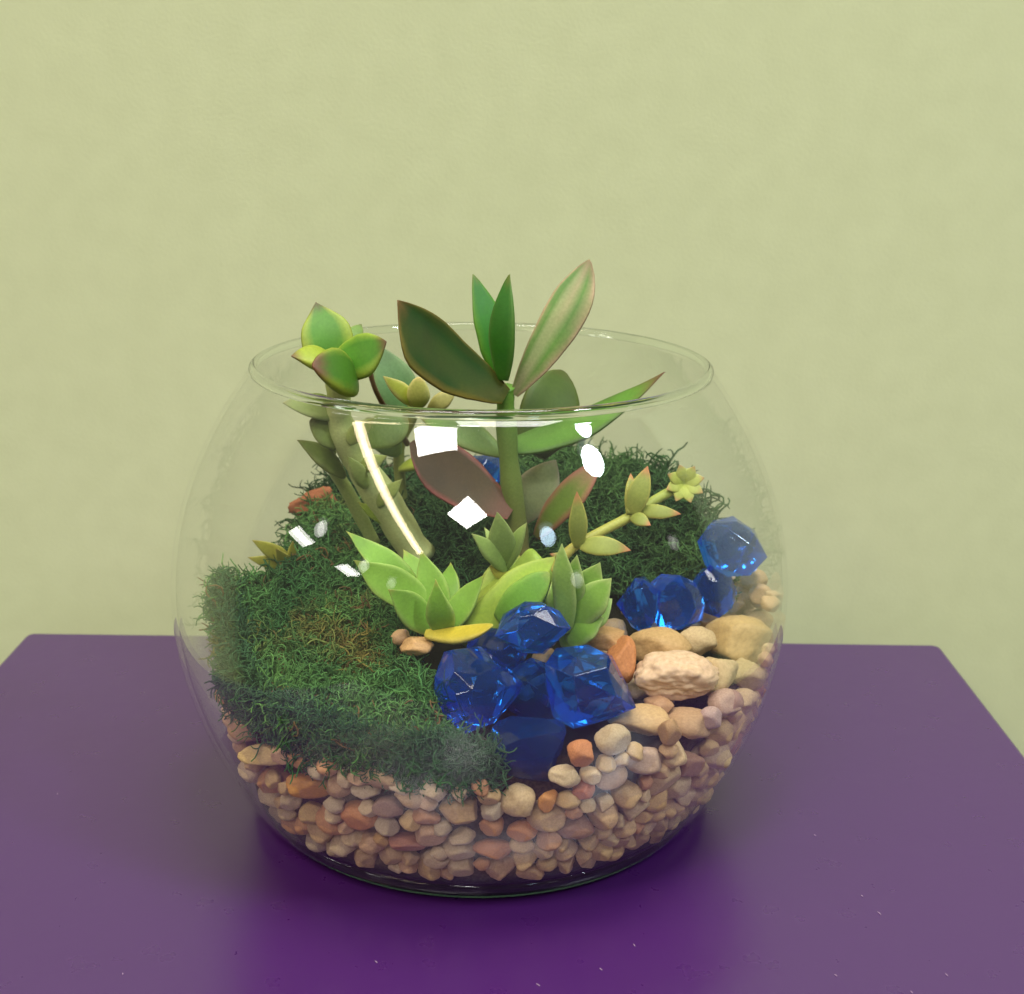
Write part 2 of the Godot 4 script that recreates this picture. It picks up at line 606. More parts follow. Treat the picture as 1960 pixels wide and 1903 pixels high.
func build_fill() -> void:
	var v := PackedVector3Array()
	var idx := PackedInt32Array()
	var cols := PackedColorArray()
	var M := 96
	var rows := 0
	var dark := Color(0.022, 0.016, 0.011)
	var sandy := Color(0.20, 0.135, 0.085)
	for i in 12:
		for j in M:
			var a := TAU * j / M
			var rad := 0.0
			var top := ground(sin(a) * 0.058, cos(a) * 0.058) - 0.003
			var h := lerpf(0.0056, top, pow(i / 11.0, 1.3))
			rad = inner(h) - lerpf(0.0014, 0.0062, smoothstep(0.0085, 0.0135, h)) - 0.007 * smoothstep(0.72, 0.9, sin(a) * -1.0) * smoothstep(0.02, 0.03, h) + 0.0006 * noise.get_noise_2d(j * 30.0, i * 60.0)
			v.append(Vector3(sin(a) * rad, h, cos(a) * rad))
			cols.append(Color(0.045, 0.048, 0.038).lerp(Color(0.15, 0.15, 0.125), smoothstep(0.1, 0.4, noise.get_noise_2d(j * 22.0, h * 40000.0))).lerp(sandy, smoothstep(0.0075, 0.0105, h)).lerp(dark, smoothstep(0.03, 0.045, h)))
		rows += 1
	for i in range(1, 16):
		for j in M:
			var a := TAU * j / M
			var rad := (inner(0.05) - 0.0062) * (1.0 - i / 16.0)
			var x := sin(a) * rad
			var z := cos(a) * rad
			v.append(Vector3(x, ground(x, z) - 0.003 + 0.0012 * noise.get_noise_2d(x * 16000.0, z * 16000.0), z))
			cols.append(dark)
		rows += 1
	strip_rings(v, idx, 0, rows, M)
	cap(v, idx, 0, M, Vector3(0, 0.0056, 0), true)
	cap(v, idx, (rows - 1) * M, M, Vector3(0, ground(0, 0) - 0.003, 0), false)
	cols.append(sandy)
	cols.append(dark)
	var m := mat(Color.WHITE, 0.95, 0.2)
	m.vertex_color_use_as_albedo = true
	m.albedo_texture = noise_tex(0.06, Color(0.5, 0.5, 0.5), Color(1, 1, 1), 21)
	m.uv1_triplanar = true
	m.uv1_scale = Vector3(30, 30, 30)
	tag(put("soil", finish(v, idx, cols), m), "dark crumbly potting soil filling the glass bowl", "soil", "", "stuff")

# ---------------------------------------------------------------- pebbles
var pebbles := []
var pebble_mats := {}

func stone_mat(c: Color) -> StandardMaterial3D:
	if not pebble_mats.has(c):
		var m := mat(c, 0.62, 0.4)
		m.albedo_texture = pebble_mats["speckle"]
		m.uv1_triplanar = true
		m.uv1_scale = Vector3(0.35, 0.35, 0.35)
		pebble_mats[c] = m
	return pebble_mats[c]

func pebble(k: int, at: Vector3, size: Vector3, c: Color, label: String, group := "") -> void:
	var o: MeshInstance3D
	if pebbles[k] is Mesh:
		o = put("pebble", pebbles[k], null)
		pebbles[k] = o
	else:
		o = pebbles[k].duplicate()
		o.remove_meta("group")
		o.name = numbered("pebble")
		add_child(o)
	o.material_override = stone_mat(c)
	o.position = at
	o.basis = Basis.from_euler(Vector3(rng.randf_range(-0.5, 0.5), rng.randf() * TAU, rng.randf_range(-0.4, 0.4))).scaled(size)
	tag(o, label, "pebble", group)

func build_pebbles() -> void:
	pebble_mats["speckle"] = noise_tex(0.035, Color(0.80, 0.77, 0.72), Color(1, 1, 1), 31, 512, false, 6)
	for k in 12:
		pebbles.append(pebble_mesh(100 + k, 0.05 + 0.02 * (k % 3), 8 + k % 4))
	var big := pebble_mesh(77, 0.16, 7, 4)
	var px := 0.000125
	var done := []
	# those on top of the pile at the right: pixel, depth, size in pixels, colour, label
	var tops := [
		[1293, 1292, 0.040, 152, 100, Color8(232, 200, 165), "largest pale peach lumpy rock on top of the pebble pile", 12],
		[1262, 1238, 0.026, 118, 82, Color8(204, 170, 116), "tan pebble with a humped top behind the largest pale rock", 0],
		[1412, 1228, 0.012, 130, 96, Color8(202, 172, 112), "big angular tan pebble near the right glass wall", 1],
		[1374, 1292, 0.034, 74, 96, Color8(212, 186, 140), "beige rounded pebble leaning on the right of the largest pale rock", 2],
		[1152, 1222, 0.032, 88, 52, Color8(202, 160, 106), "tan flat pebble beside the light green rosette", 3],
		[1192, 1262, 0.036, 60, 92, Color8(206, 138, 84), "orange tilted pebble between the blue gem and the tan pebbles", 4],
		[1330, 1228, 0.018, 66, 60, Color8(208, 184, 138), "small cream pebble under the dark blue gems", 5],
		[1452, 1195, -0.004, 56, 60, Color8(200, 168, 120), "small tan pebble at the far right against the glass", 6],
		[1372, 1192, -0.002, 80, 44, Color8(190, 150, 100), "brownish pebble below the rightmost blue gem", 7],
		[1432, 1290, 0.022, 66, 60, Color8(198, 178, 130), "pale olive pebble under the big angular tan pebble", 8],
		[1226, 1378, 0.050, 108, 58, Color8(214, 180, 128), "long smooth beige pebble right of the front blue gems", 9],
		[1160, 1352, 0.047, 70, 60, Color8(176, 132, 96), "brown pebble half hidden behind the right front gem", 10],
		[1318, 1384, 0.047, 90, 58, Color8(198, 164, 124), "tan pebble tucked under the largest pale rock", 9],
		[1388, 1348, 0.042, 62, 56, Color8(208, 178, 156), "pinkish pale pebble right of the tan pebble under the rock", 1],
		[1260, 1352, 0.046, 56, 44, Color8(188, 148, 108), "brownish pebble between the long beige pebble and the rock", 3],
		[800, 1238, 0.040, 62, 40, Color8(212, 170, 116), "tan pebble lying in the soil at the foot of the rosette", 11],
		[768, 1220, 0.038, 34, 30, Color8(196, 160, 120), "small tan chip in the soil left of the rosette", 5],
	]
	for t in tops:
		var at: Vector3 = P(t[0], t[1], t[2])
		var s: Vector3 = Vector3(t[3], t[4], (t[3] + t[4]) * 0.5) * px * 0.5 * (0.327 - t[2]) / 0.315
		if t[7] == 12:
			var o := put("rock", big, stone_mat(t[5]))
			o.position = at
			o.basis = Basis.from_euler(Vector3(0.2, 0.5, -0.15)).scaled(s * 1.18)
			tag(o, t[6], "rock")
		else:
			pebble(t[7], at, s * 1.16, t[5], t[6])
		done.append([at, maxf(s.x, s.y), 0.92])
	for b in [[930, 1360, 0.040, 60], [990, 1390, 0.046, 56], [1040, 1400, 0.048, 60], [900, 1300, 0.038, 52], [1110, 1350, 0.038, 62], [1060, 1320, 0.036, 56], [1000, 1300, 0.034, 56], [1010, 1470, 0.054, 54], [960, 1440, 0.052, 54], [1070, 1440, 0.054, 50], [1250, 1190, 0.004, 56], [1310, 1190, 0.002, 56], [1360, 1160, -0.008, 50], [1390, 1100, -0.012, 50]]:  # pale pebbles added so that the crystals over them show brighter
		pebble(int(b[0]) % 12, P(b[0], b[1], b[2]), Vector3(b[3], b[3] * 0.8, b[3]) * px * 0.5, Color8(226, 204, 172), "pale pebble added for brightness under the %s" % ("left front blue crystal beside the moss" if b[0] < 970 else "lowest front blue crystal" if b[1] > 1380 and b[0] < 1200 else "middle front blue crystal" if b[0] < 1050 else "right front blue crystal" if b[0] < 1200 else "blue crystals in the right back cluster"), "pale pebbles added for brightness under the %s" % ("left front blue crystal" if b[0] < 970 else "lowest front blue crystal" if b[1] > 1380 and b[0] < 1200 else "middle front blue crystal" if b[0] < 1050 else "right front blue crystal" if b[0] < 1200 else "right back crystals"))
		done.append([P(b[0], b[1], b[2]), b[3] * px * 0.5, 0.6])
	# those pressed against the glass that stand out
	var fronts := [
		[1172, 1416, 74, 74, Color8(206, 184, 146), "upright beige pebble touching the right front blue gem"],
		[1112, 1442, 58, 58, Color8(216, 146, 94), "round orange pebble below the right front blue gem"],
		[1081, 1486, 54, 58, Color8(222, 200, 158), "round cream pebble just right of the lowest blue gem"],
		[1164, 1484, 82, 72, Color8(206, 170, 134), "pinkish beige pebble under the upright beige pebble"],
		[1236, 1456, 86, 58, Color8(200, 172, 148), "greyish beige oval pebble in the right front"],
		[1117, 1510, 48, 50, Color8(212, 136, 104), "salmon pebble under the round orange pebble"],
		[1362, 1374, 54, 58, Color8(204, 176, 166), "pale pink pebble at the right against the glass"],
		[1316, 1460, 66, 70, Color8(186, 146, 118), "pinkish brown pebble low at the right"],
		[1282, 1400, 48, 70, Color8(196, 158, 112), "upright tan pebble under the largest pale rock"],
		[1400, 1345, 50, 56, Color8(186, 152, 136), "dusky pink pebble at the right edge of the layer"],
		[992, 1532, 80, 72, Color8(208, 182, 138), "beige pebble with dark soil crumbs below the lowest blue gem"],
		[880, 1550, 96, 66, Color8(206, 172, 122), "wide beige pebble under the tip of the moss"],
		[941, 1578, 54, 62, Color8(204, 148, 100), "light orange pebble between two beige pebbles in front"],
		[944, 1626, 86, 46, Color8(200, 132, 86), "flat orange pebble low in the front centre"],
		[1049, 1532, 38, 52, Color8(206, 146, 82), "narrow ochre pebble in the front centre"],
		[590, 1502, 132, 68, Color8(206, 150, 80), "largest ochre pebble under the left moss"],
		[508, 1446, 104, 52, Color8(216, 188, 134), "cream pebble under the moss at the left glass"],
		[688, 1560, 82, 62, Color8(206, 142, 92), "orange pebble right of the largest ochre pebble"],
		[748, 1545, 66, 60, Color8(160, 132, 120), "greyish pebble under the moss in the left front"],
		[780, 1612, 78, 44, Color8(186, 132, 112), "flat reddish pebble low in the left front"],
		[1098, 1580, 84, 62, Color8(172, 130, 106), "broad brownish pebble low in the right front"],
		[1000, 1590, 50, 44, Color8(206, 140, 88), "small orange pebble low in the front centre"],
	]
	var q := 0
	for t in fronts:
		var s: Vector3 = Vector3(t[2], t[3], minf(t[2], t[3]) * 0.9) * 0.000107 * 0.5
		var at: Vector3 = on_glass(t[0], t[1], s.z * 0.95)
		pebble(q % 12, at, s * 1.04, t[4], t[5])
		done.append([at, maxf(s.x, s.y), 0.80])
		q += 1
	# the rest of the layer, packed behind the glass
	var shades := [["beige", Color8(214, 190, 154)], ["tan", Color8(204, 172, 132)], ["beige", Color8(220, 198, 166)], ["orange", Color8(206, 154, 112)], ["peach", Color8(214, 178, 142)], ["greyish", Color8(200, 182, 154)], ["brown", Color8(186, 150, 116)], ["tan", Color8(210, 178, 128)], ["ochre", Color8(204, 164, 106)]]
	for p in [[1004, 1432, 0.060, 80], [1122, 1314, 0.052, 86], [908, 1318, 0.052, 84], [1022, 1200, 0.046, 66]]:   # room for the crystals
		done.append([P(p[0], p[1], p[2]), p[3] * px, 0.7])
		if p[1] > 1400 or p[0] < 910: tops.append([p[0], p[1], p[2], p[3] * 2, p[3] * 2])
	var tries := 0
	while done.size() < 284 and tries < 9000:
		tries += 1
		var a := deg_to_rad(rng.randf_range(-64, 100))
		var deg := rad_to_deg(a)
		var limit := 0.036
		if deg < 0: limit = lerpf(0.036, 0.039, clampf(-deg / 45.0, 0.0, 1.0))
		else: limit = lerpf(0.037, 0.054, clampf(deg / 36.0, 0.0, 1.0))
		var h := rng.randf_range(0.0092, limit)
		var s := rng.randf_range(0.0025, 0.0042) + (0.0008 if deg > 8 and h > 0.024 else 0.0) if tries < 3500 else rng.randf_range(0.0019, 0.0028)
		var rad := inner(h) - s * 0.92 - 0.004 * smoothstep(-48.0, -62.0, deg)
		var at: Vector3 = Vector3(sin(a) * rad, h, cos(a) * rad)
		var ok := true
		for d in done:
			if at.distance_to(d[0]) < (s + d[1]) * d[2]:
				ok = false
				break
		if not ok or hides(at, s, tops): continue
		var k := rng.randi() % shades.size()
		if deg > 8 and h > 0.026: k = [0, 1, 2, 7, 4, 3][rng.randi() % 6]
		var zone := "at the far left under the moss" if deg < -34 else "under the front edge of the moss" if deg < -9 else "below the blue crystals" if deg < 11 else "right of the blue crystals" if deg < 33 else "at the right under the pale rock" if deg < 52 else "at the far right edge"
		var row := "bottom" if h < 0.019 else "lower" if h < 0.028 else "upper" if h < 0.040 else "topmost"
		var big_one := "large" if s > 0.0042 else "medium" if s > 0.0031 else "small"
		pebble(rng.randi() % 12, at, Vector3(1, 1, 0.95) * s * rng.randf_range(0.95, 1.12), shades[k][1].lerp(Color8(232, 198, 140), 0.45 if deg > 6 and k != 3 else 0.0), "%s %s pebble, %s row behind the glass, %s" % [big_one, shades[k][0], row, zone], "pebbles in the layer behind the glass, %s %s %s %s" % [big_one, shades[k][0], row, zone])
		done.append([at, s, 0.74])
	# a few more filling the pile at the right
	tries = 0
	while done.size() < 296 and tries < 3000:
		tries += 1
		var x := rng.randf_range(0.012, 0.066)
		var z := rng.randf_range(-0.012, 0.058)
		var s := rng.randf_range(0.0024, 0.0044)
		var h := ground(x, z) + rng.randf_range(-0.003, 0.001)
		if Vector2(x, z).length() > inner(h) - s or x < 0.010 + maxf(0.0, 0.03 - z) * 0.6: continue
		var at: Vector3 = Vector3(x, h, z)
		var ok := true
		for d in done:
			if at.distance_to(d[0]) < (s + d[1]) * maxf(d[2], 0.8):
				ok = false
				break
		if not ok or hides(at, s, tops): continue
		var k := rng.randi() % 3
		var spot := "near the right glass wall" if x > 0.048 else "under the blue crystals at the right" if z < 0.006 else "around the largest pale rock" if x > 0.03 else "behind the front blue crystals"
		pebble(rng.randi() % 12, at, Vector3.ONE * s, shades[k][1], "small %s pebble filling the pile %s" % [shades[k][0], spot], "%s pebbles filling the pile %s" % [shades[k][0], spot])
		done.append([at, s, 0.74])

func hides(at: Vector3, s: float, tops: Array) -> bool:   # would a filler pebble lie in front of one that stands out?
	for t in tops:
		var c := P(t[0], t[1], t[2])
		var d := (c - cam_o).normalized()
		var q := at - cam_o
		if q.dot(d) < (c - cam_o).length() + 0.002 and (q - d * q.dot(d)).length() < s * 0.6 + 0.000125 * 0.5 * minf(t[3], t[4]): return true
	return false

# ---------------------------------------------------------------- moss
func tuft(s: int) -> ArrayMesh:   # a tangle of fine curled threads, about 1 unit across
	var r := RandomNumberGenerator.new()
	r.seed = s
	var v := PackedVector3Array()
	var idx := PackedInt32Array()
	for k in 7:
		var p: Vector3 = Vector3(r.randf_range(-0.3, 0.3), -0.25, r.randf_range(-0.3, 0.3))
		var d := Vector3(r.randf_range(-0.8, 0.8), r.randf_range(0.2, 1.0), r.randf_range(-0.8, 0.8)).normalized()
		if k % 2: d.y *= 0.2
		var curl := Vector3(r.randfn(), r.randfn(), r.randfn()).normalized()
		var pts := PackedVector3Array()
		var radii := PackedFloat32Array()
		for i in 7:
			pts.append(p)
			radii.append(lerpf(0.038, 0.020, i / 6.0))
			d = d.rotated(curl, r.randf_range(0.3, 1.0))
			curl = (curl + Vector3(r.randfn(), r.randfn(), r.randfn()) * 0.5).normalized()
			p += d * 0.17
		tube_into(v, idx, null, pts, radii, 4, Color.WHITE, Color.WHITE)
		var q := pts[3 + r.randi() % 2]   # a side twig
		var b := PackedVector3Array([q])
		var w := (d + Vector3(r.randfn(), r.randfn(), r.randfn()) * 0.8).normalized()
		for i in 3:
			q += w * 0.12
			w = w.rotated(curl, 0.5)
			b.append(q)
		tube_into(v, idx, null, b, PackedFloat32Array([0.030, 0.026, 0.020, 0.012]), 3, Color.WHITE, Color.WHITE)
	return finish(v, idx)

func moss_clump(called: String, label: String, spots: Array, tufts: Array) -> void:
	var m := mat(Color.WHITE, 0.75, 0.3)
	m.vertex_color_use_as_albedo = true
	m.backlight_enabled = true
	m.backlight = Color(0.12, 0.12, 0.12)
	var root := thing(called, label, "moss")
	root.set_meta("kind", "stuff")
	for t in tufts.size():
		var mm := MultiMesh.new()
		mm.transform_format = MultiMesh.TRANSFORM_3D
		mm.use_colors = true
		mm.mesh = tufts[t]
		var mine := []
		for i in range(t, spots.size(), tufts.size()): mine.append(spots[i])
		mm.instance_count = mine.size()
		for i in mine.size():
			mm.set_instance_transform(i, mine[i][0])
			mm.set_instance_color(i, mine[i][1])
		var o := MultiMeshInstance3D.new()
		o.name = "moss_threads"
		o.multimesh = mm
		o.material_override = m
		o.set_meta("kind", "stuff")
		root.add_child(o, true)

func moss_color(p: Vector3, warm: float, shade_mul := 1.0) -> Color:
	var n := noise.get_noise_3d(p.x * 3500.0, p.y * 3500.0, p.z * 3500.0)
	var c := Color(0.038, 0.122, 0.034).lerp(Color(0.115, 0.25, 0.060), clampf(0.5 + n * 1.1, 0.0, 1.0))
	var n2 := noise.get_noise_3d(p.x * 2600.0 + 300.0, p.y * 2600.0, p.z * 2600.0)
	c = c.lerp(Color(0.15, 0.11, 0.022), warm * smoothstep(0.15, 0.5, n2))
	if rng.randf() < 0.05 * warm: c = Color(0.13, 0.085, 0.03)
	var s := shade_mul * rng.randf_range(0.7, 1.35)  # darkens the thread colour in place of shade
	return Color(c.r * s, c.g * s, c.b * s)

func moss_at(p: Vector3, nrm: Vector3, size: float, c: Color) -> Array:
	var y := (nrm + Vector3(rng.randfn(), rng.randfn(), rng.randfn()) * 0.35).normalized()
	var x := y.cross(Vector3(rng.randfn(), rng.randfn(), rng.randfn())).normalized()
	return [Transform3D(Basis(x, y, x.cross(y)).scaled_local(Vector3.ONE * size * (0.75 + 0.5 * absf(noise.get_noise_3d(p.x * 6000.0, p.y * 6000.0, p.z * 6000.0 + 90.0)) * 2.0)), p), c]

func build_moss() -> void:
	var tufts := []
	for k in 5: tufts.append(tuft(500 + k))
	var left := []
	var n := 0
	while n < 2700:   # the mound at the left, its free top
		var x := rng.randf_range(-0.074, 0.012)
		var z := rng.randf_range(-0.03, 0.066)
		var h := ground(x, z) + 0.0025 * smoothstep(-0.058, -0.035, x) * (1.0 - smoothstep(-0.02, 0.01, x))
		if Vector2(x, z).length() > inner(h) - 0.003 - 0.006 * smoothstep(-0.035, -0.06, x): continue
		if x > -0.004 - 0.35 * (0.066 - z) + 0.004 * noise.get_noise_2d(z * 4000.0, 3.0): continue   # ends on a slanting line towards the gems
		if x < -0.052 - 0.1 * z and z > 0.0 and rng.randf() < 0.5: continue
		n += 1
		var p: Vector3 = Vector3(x, h - 0.001 + rng.randf_range(-0.002, 0.0015), z)
		left.append(moss_at(p, Vector3(0, 1, 0.3), rng.randf_range(0.0045, 0.0075), moss_color(p, 0.9)))
	n = 0
	while n < 1700:   # its side, pressed to the glass, whose darkening is partly put into the colour
		var a := deg_to_rad(rng.randf_range(-82.0, 3.0))
		var hb := lerpf(0.0365, 0.040, clampf(-rad_to_deg(a) / 45.0, 0.0, 1.0)) + 0.0015 * noise.get_noise_1d(a * 500.0)
		var top := ground(sin(a) * 0.066, cos(a) * 0.066) + 0.003
		if top < hb: continue
		hb -= 0.006 * smoothstep(-50.0, -64.0, rad_to_deg(a))
		var h := rng.randf_range(hb, top)
		var rad := inner(h) - rng.randf_range(0.0026, 0.006) - 0.0065 * smoothstep(-48.0, -62.0, rad_to_deg(a))
		n += 1
		var p: Vector3 = Vector3(sin(a) * rad, h, cos(a) * rad)
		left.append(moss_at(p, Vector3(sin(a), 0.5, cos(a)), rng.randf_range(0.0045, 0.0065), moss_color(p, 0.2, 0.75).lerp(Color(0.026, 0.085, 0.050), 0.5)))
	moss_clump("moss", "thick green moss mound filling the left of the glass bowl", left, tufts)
	var right := []
	n = 0
	while n < 1000:   # behind the right sprig and gems, the shade there put into its colour
		var x := rng.randf_range(0.008, 0.066)
		var z := rng.randf_range(-0.064, -0.008)
		var h := ground(x, z) + 0.006 * smoothstep(0.07, 0.02, absf(x - 0.032) + absf(z + 0.04)) + 0.003 * noise.get_noise_2d(x * 3000.0, z * 3000.0)
		if Vector2(x, z).length() > inner(h) - 0.004: continue
		n += 1
		var p: Vector3 = Vector3(x, h + rng.randf_range(-0.003, 0.0015), z)
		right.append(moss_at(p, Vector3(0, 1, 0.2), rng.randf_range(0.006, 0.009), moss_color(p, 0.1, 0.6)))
	moss_clump("moss", "green moss, painted darker for shade, behind the sprig at the right back", right, tufts)
	var back := []
	n = 0
	while n < 1200:   # behind the plants, left and centre; shade painted into the colour
		var x := rng.randf_range(-0.054, 0.026)
		var z := rng.randf_range(-0.064, 0.014)
		var h := ground(x, z) + 0.004 * noise.get_noise_2d(x * 3000.0, z * 3000.0)
		if Vector2(x, z).length() > inner(h) - 0.004: continue
		n += 1
		var p: Vector3 = Vector3(x, h + rng.randf_range(-0.003, 0.002), z)
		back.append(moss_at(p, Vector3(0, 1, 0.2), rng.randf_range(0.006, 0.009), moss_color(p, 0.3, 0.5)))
	moss_clump("moss", "loose moss, painted darker for shade, behind the succulents at the back left", back, tufts)

# ---------------------------------------------------------------- crystals
func build_gems() -> void:
	var g := StandardMaterial3D.new()
	g.albedo_color = Color(0.12, 0.52, 1.0, 0.05)
	g.roughness = 0.0
	g.metallic_specular = 0.22
	g.backlight_enabled = true
	g.backlight = Color(0.07, 0.30, 0.56)
	g.refraction_enabled = true
	g.refraction_scale = 0.049
	var px := 0.000125
	# pixel, depth, half width and half height in pixels, turn, label
	var list := [
		[1022, 1200, 0.046, 66, 60, Vector3(0.1, 0.9, 0.2), "blue crystal topmost of the front cluster, before the rosette"],
		[908, 1318, 0.052, 84, 78, Vector3(0.75, 0.3, 0.45), "bright blue crystal leftmost of the front cluster beside the moss"],
		[1122, 1314, 0.052, 86, 84, Vector3(0.4, 1.4, -0.5), "large blue crystal rightmost of the front cluster beside the pebbles"],
		[1004, 1432, 0.0600, 90, 68, Vector3(-0.5, 0.4, 0.5), "blue crystal lowest of the front cluster against the glass"],
		[950, 1250, 0.040, 60, 46, Vector3(0.9, 0.3, 0.5), "dark blue crystal half hidden behind the left front crystal"],
		[1024, 1322, 0.047, 66, 66, Vector3(0.2, 0.6, 0.9), "small blue crystal wedged in the middle of the front cluster"],
		[1226, 1158, 0.014, 38, 58, Vector3(0.2, 0.4, 0.4), "narrow bright blue crystal leftmost of the right back cluster"],
		[1292, 1156, 0.012, 54, 60, Vector3(0.5, 0.8, -0.2), "dark blue crystal with a pale top facet in the right back cluster"],
		[1368, 1132, 0.002, 46, 54, Vector3(0.4, 0.1, 0.2), "dark blue crystal under the topmost one at the right"],
		[1396, 1048, -0.002, 68, 58, Vector3(0.5, 1.3, 0.35), "pointed blue crystal topmost at the right near the glass wall"],
		[926, 902, -0.034, 40, 34, Vector3(0.3, 0.2, 0.1), "teal blue crystal behind the main stem at the back"],
	]
	for i in list.size():
		var t: Array = list[i]
		var k: float = px * (0.33 - t[2] * 0.95) / 0.315
		var m := gem_mesh(915 + i * 5 + (2 if i == 3 else 0), 7 if i == 2 else 5 + i % 2)
		var o := put("blue_gem", m, g)
		o.position = P(t[0], t[1], t[2])
		o.basis = Basis.from_scale(Vector3(t[3], t[4], (t[3] + t[4]) * 0.5) * k * 1.16) * Basis.from_euler(t[5])
		tag(o, t[6], "crystal")

# ---------------------------------------------------------------- plants
func build_plants() -> void:
	leaf_mat = mat(Color.WHITE, 0.42, 0.45)
	leaf_mat.vertex_color_use_as_albedo = true
	leaf_mat.albedo_texture = noise_tex(0.03, Color(0.86, 0.88, 0.84), Color(1, 1, 1), 61, 512, false, 5)
	leaf_mat.uv1_triplanar = true
	leaf_mat.uv1_scale = Vector3(70, 70, 70)
	leaf_mat.roughness_texture = noise_tex(0.015, Color(0.8, 0.8, 0.8), Color(1, 1, 1), 62)
	leaf_mat.roughness = 0.58
	leaf_mat.backlight_enabled = true
	leaf_mat.backlight = Color(0.3, 0.3, 0.3)
	var k := 0.000125
	var front := Vector3(0, 0.35, 1)
	# the tall succulent in the middle
	var t := thing("tall_succulent", "tallest succulent with a thick green stem and paired pointed leaves in the middle", "succulent")
	var g_stem := lin(128, 150, 62)
	stem(t, [P(994, 1060, 0.006), P(986, 990, 0.007), P(974, 880, 0.008), P(968, 790, 0.009), P(968, 740, 0.010)], 0.0030, 0.0021, lin(120, 110, 60), lin(110, 160, 60))
	var dk := lin(58, 104, 24)
	var brown := lin(122, 92, 48)
	var pink := lin(196, 140, 120)
	leaf(t, P(970, 752, 0.012), P(760, 574, 0.022), 114 * k, Vector3(0.25, 0.5, 0.9), lin(32, 68, 10), lin(112, 100, 36), brown, {"streak": 0.15, "peak": 0.64, "fold": 0.18, "bend": -0.04, "edge_at": 0.7, "th": 0.0026, "point": 0.95, "asym": -0.5})
	leaf(t, P(960, 722, 0.006), P(904, 524, 0.002), 64 * k, Vector3(0.5, 0.2, 1), lin(44, 112, 16), lin(84, 132, 34), lin(96, 110, 40), {"peak": 0.38, "base": 0.4, "bend": 0.05, "th": 0.003, "point": 0.85})
	leaf(t, P(966, 728, 0.013), P(977, 524, 0.012), 54 * k, Vector3(-0.6, 0.2, 1), lin(46, 108, 22), lin(80, 122, 44), lin(96, 110, 40), {"peak": 0.42, "base": 0.4, "th": 0.003, "point": 0.85})
	leaf(t, P(978, 752, 0.010), P(1128, 496, 0.004), 80 * k, Vector3(-0.25, 0.15, 1), lin(96, 138, 58), lin(188, 160, 128), lin(140, 120, 84), {"streak": 0.45, "peak": 0.66, "rib": 0.9, "fold": 0.1, "th": 0.0022, "edge_at": 0.72, "point": 0.75, "base": 0.22, "asym": 0.35})
	leaf(t, P(1010, 862, -0.004), P(1080, 710, -0.016), 128 * k, Vector3(0.1, -0.2, 1), lin(74, 96, 28), lin(84, 98, 36), lin(84, 90, 38), {"peak": 0.5, "th": 0.004, "base": 0.6, "point": 0.65})
	leaf(t, P(975, 862, 0.004), P(1276, 712, 0.006), 84 * k, Vector3(-0.35, 1, 0.55), lin(100, 146, 54), lin(78, 110, 40), lin(120, 80, 64), {"peak": 0.36, "bend": -0.09, "tip_at": 0.74, "th": 0.003, "base": 0.5, "point": 1.1})
	leaf(t, P(976, 984, 0.010), P(784, 848, 0.012), 108 * k, Vector3(0.3, 0.5, 1), lin(88, 70, 42), lin(160, 92, 84), lin(110, 84, 60), {"peak": 0.62, "edge_at": 0.82, "bend": -0.06, "th": 0.0024, "point": 0.7})
	leaf(t, P(1030, 1030, 0.000), P(1152, 880, 0.004), 62 * k, Vector3(-0.5, 0.3, 1), lin(122, 150, 56), lin(182, 120, 96), lin(190, 128, 112), {"peak": 0.55, "edge_at": 0.45, "tip_at": 0.55, "th": 0.003, "point": 0.7})
	leaf(t, P(992, 1000, -0.008), P(1064, 880, -0.012), 84 * k, Vector3(-0.2, 0.3, 1), lin(150, 160, 110), lin(160, 150, 120), lin(150, 140, 110), {"peak": 0.55, "th": 0.002})
	leaf(t, P(962, 868, 0.004), P(800, 798, -0.002), 70 * k, Vector3(0.1, 1, 0.8), lin(112, 146, 70), lin(128, 148, 78), brown, {"peak": 0.5, "th": 0.003, "bend": 0.05})
	# the leaning succulent at the left, a rosette on a thick pale stem
	t = thing("leaning_succulent", "succulent at the left with a rosette of yellow edged leaves above the rim", "succulent")
	var pale := lin(150, 162, 88)
	stem(t, [P(800, 1066, 0.004), P(742, 970, 0.008), P(688, 888, 0.012), P(652, 810, 0.016), P(648, 752, 0.019), P(642, 712, 0.020)], 0.0046, 0.0022, lin(206, 212, 142), lin(196, 208, 126))
	stem(t, [P(716, 1040, 0.000), P(670, 950, 0.004), P(632, 880, 0.008), P(640, 830, 0.012)], 0.0018, 0.0016, lin(164, 178, 104), lin(172, 186, 106), "side_stem")
	var yg := lin(156, 170, 66)
	leaf(t, P(640, 700, 0.018), P(603, 578, 0.014), 94 * k, Vector3(0.2, 0.3, 1), lin(84, 136, 46), yg, lin(96, 84, 56), {"peak": 0.42, "th": 0.004, "edge_at": 0.45, "base": 0.6, "point": 1.1, "fold": 0.25, "tip_at": 0.76})
	leaf(t, P(640, 706, 0.020), P(740, 654, 0.026), 86 * k, Vector3(-0.15, 0.7, 1), lin(74, 128, 32), lin(146, 168, 60), lin(104, 76, 54), {"peak": 0.5, "th": 0.005, "edge_at": 0.55, "base": 0.5, "bend": -0.08, "point": 0.95, "tip_at": 0.76})
	leaf(t, P(640, 702, 0.022), P(557, 682, 0.028), 60 * k, Vector3(0.1, 1, 0.6), lin(150, 166, 50), lin(160, 172, 60), lin(112, 84, 54), {"peak": 0.45, "th": 0.0045, "base": 0.5, "tip_at": 0.74})
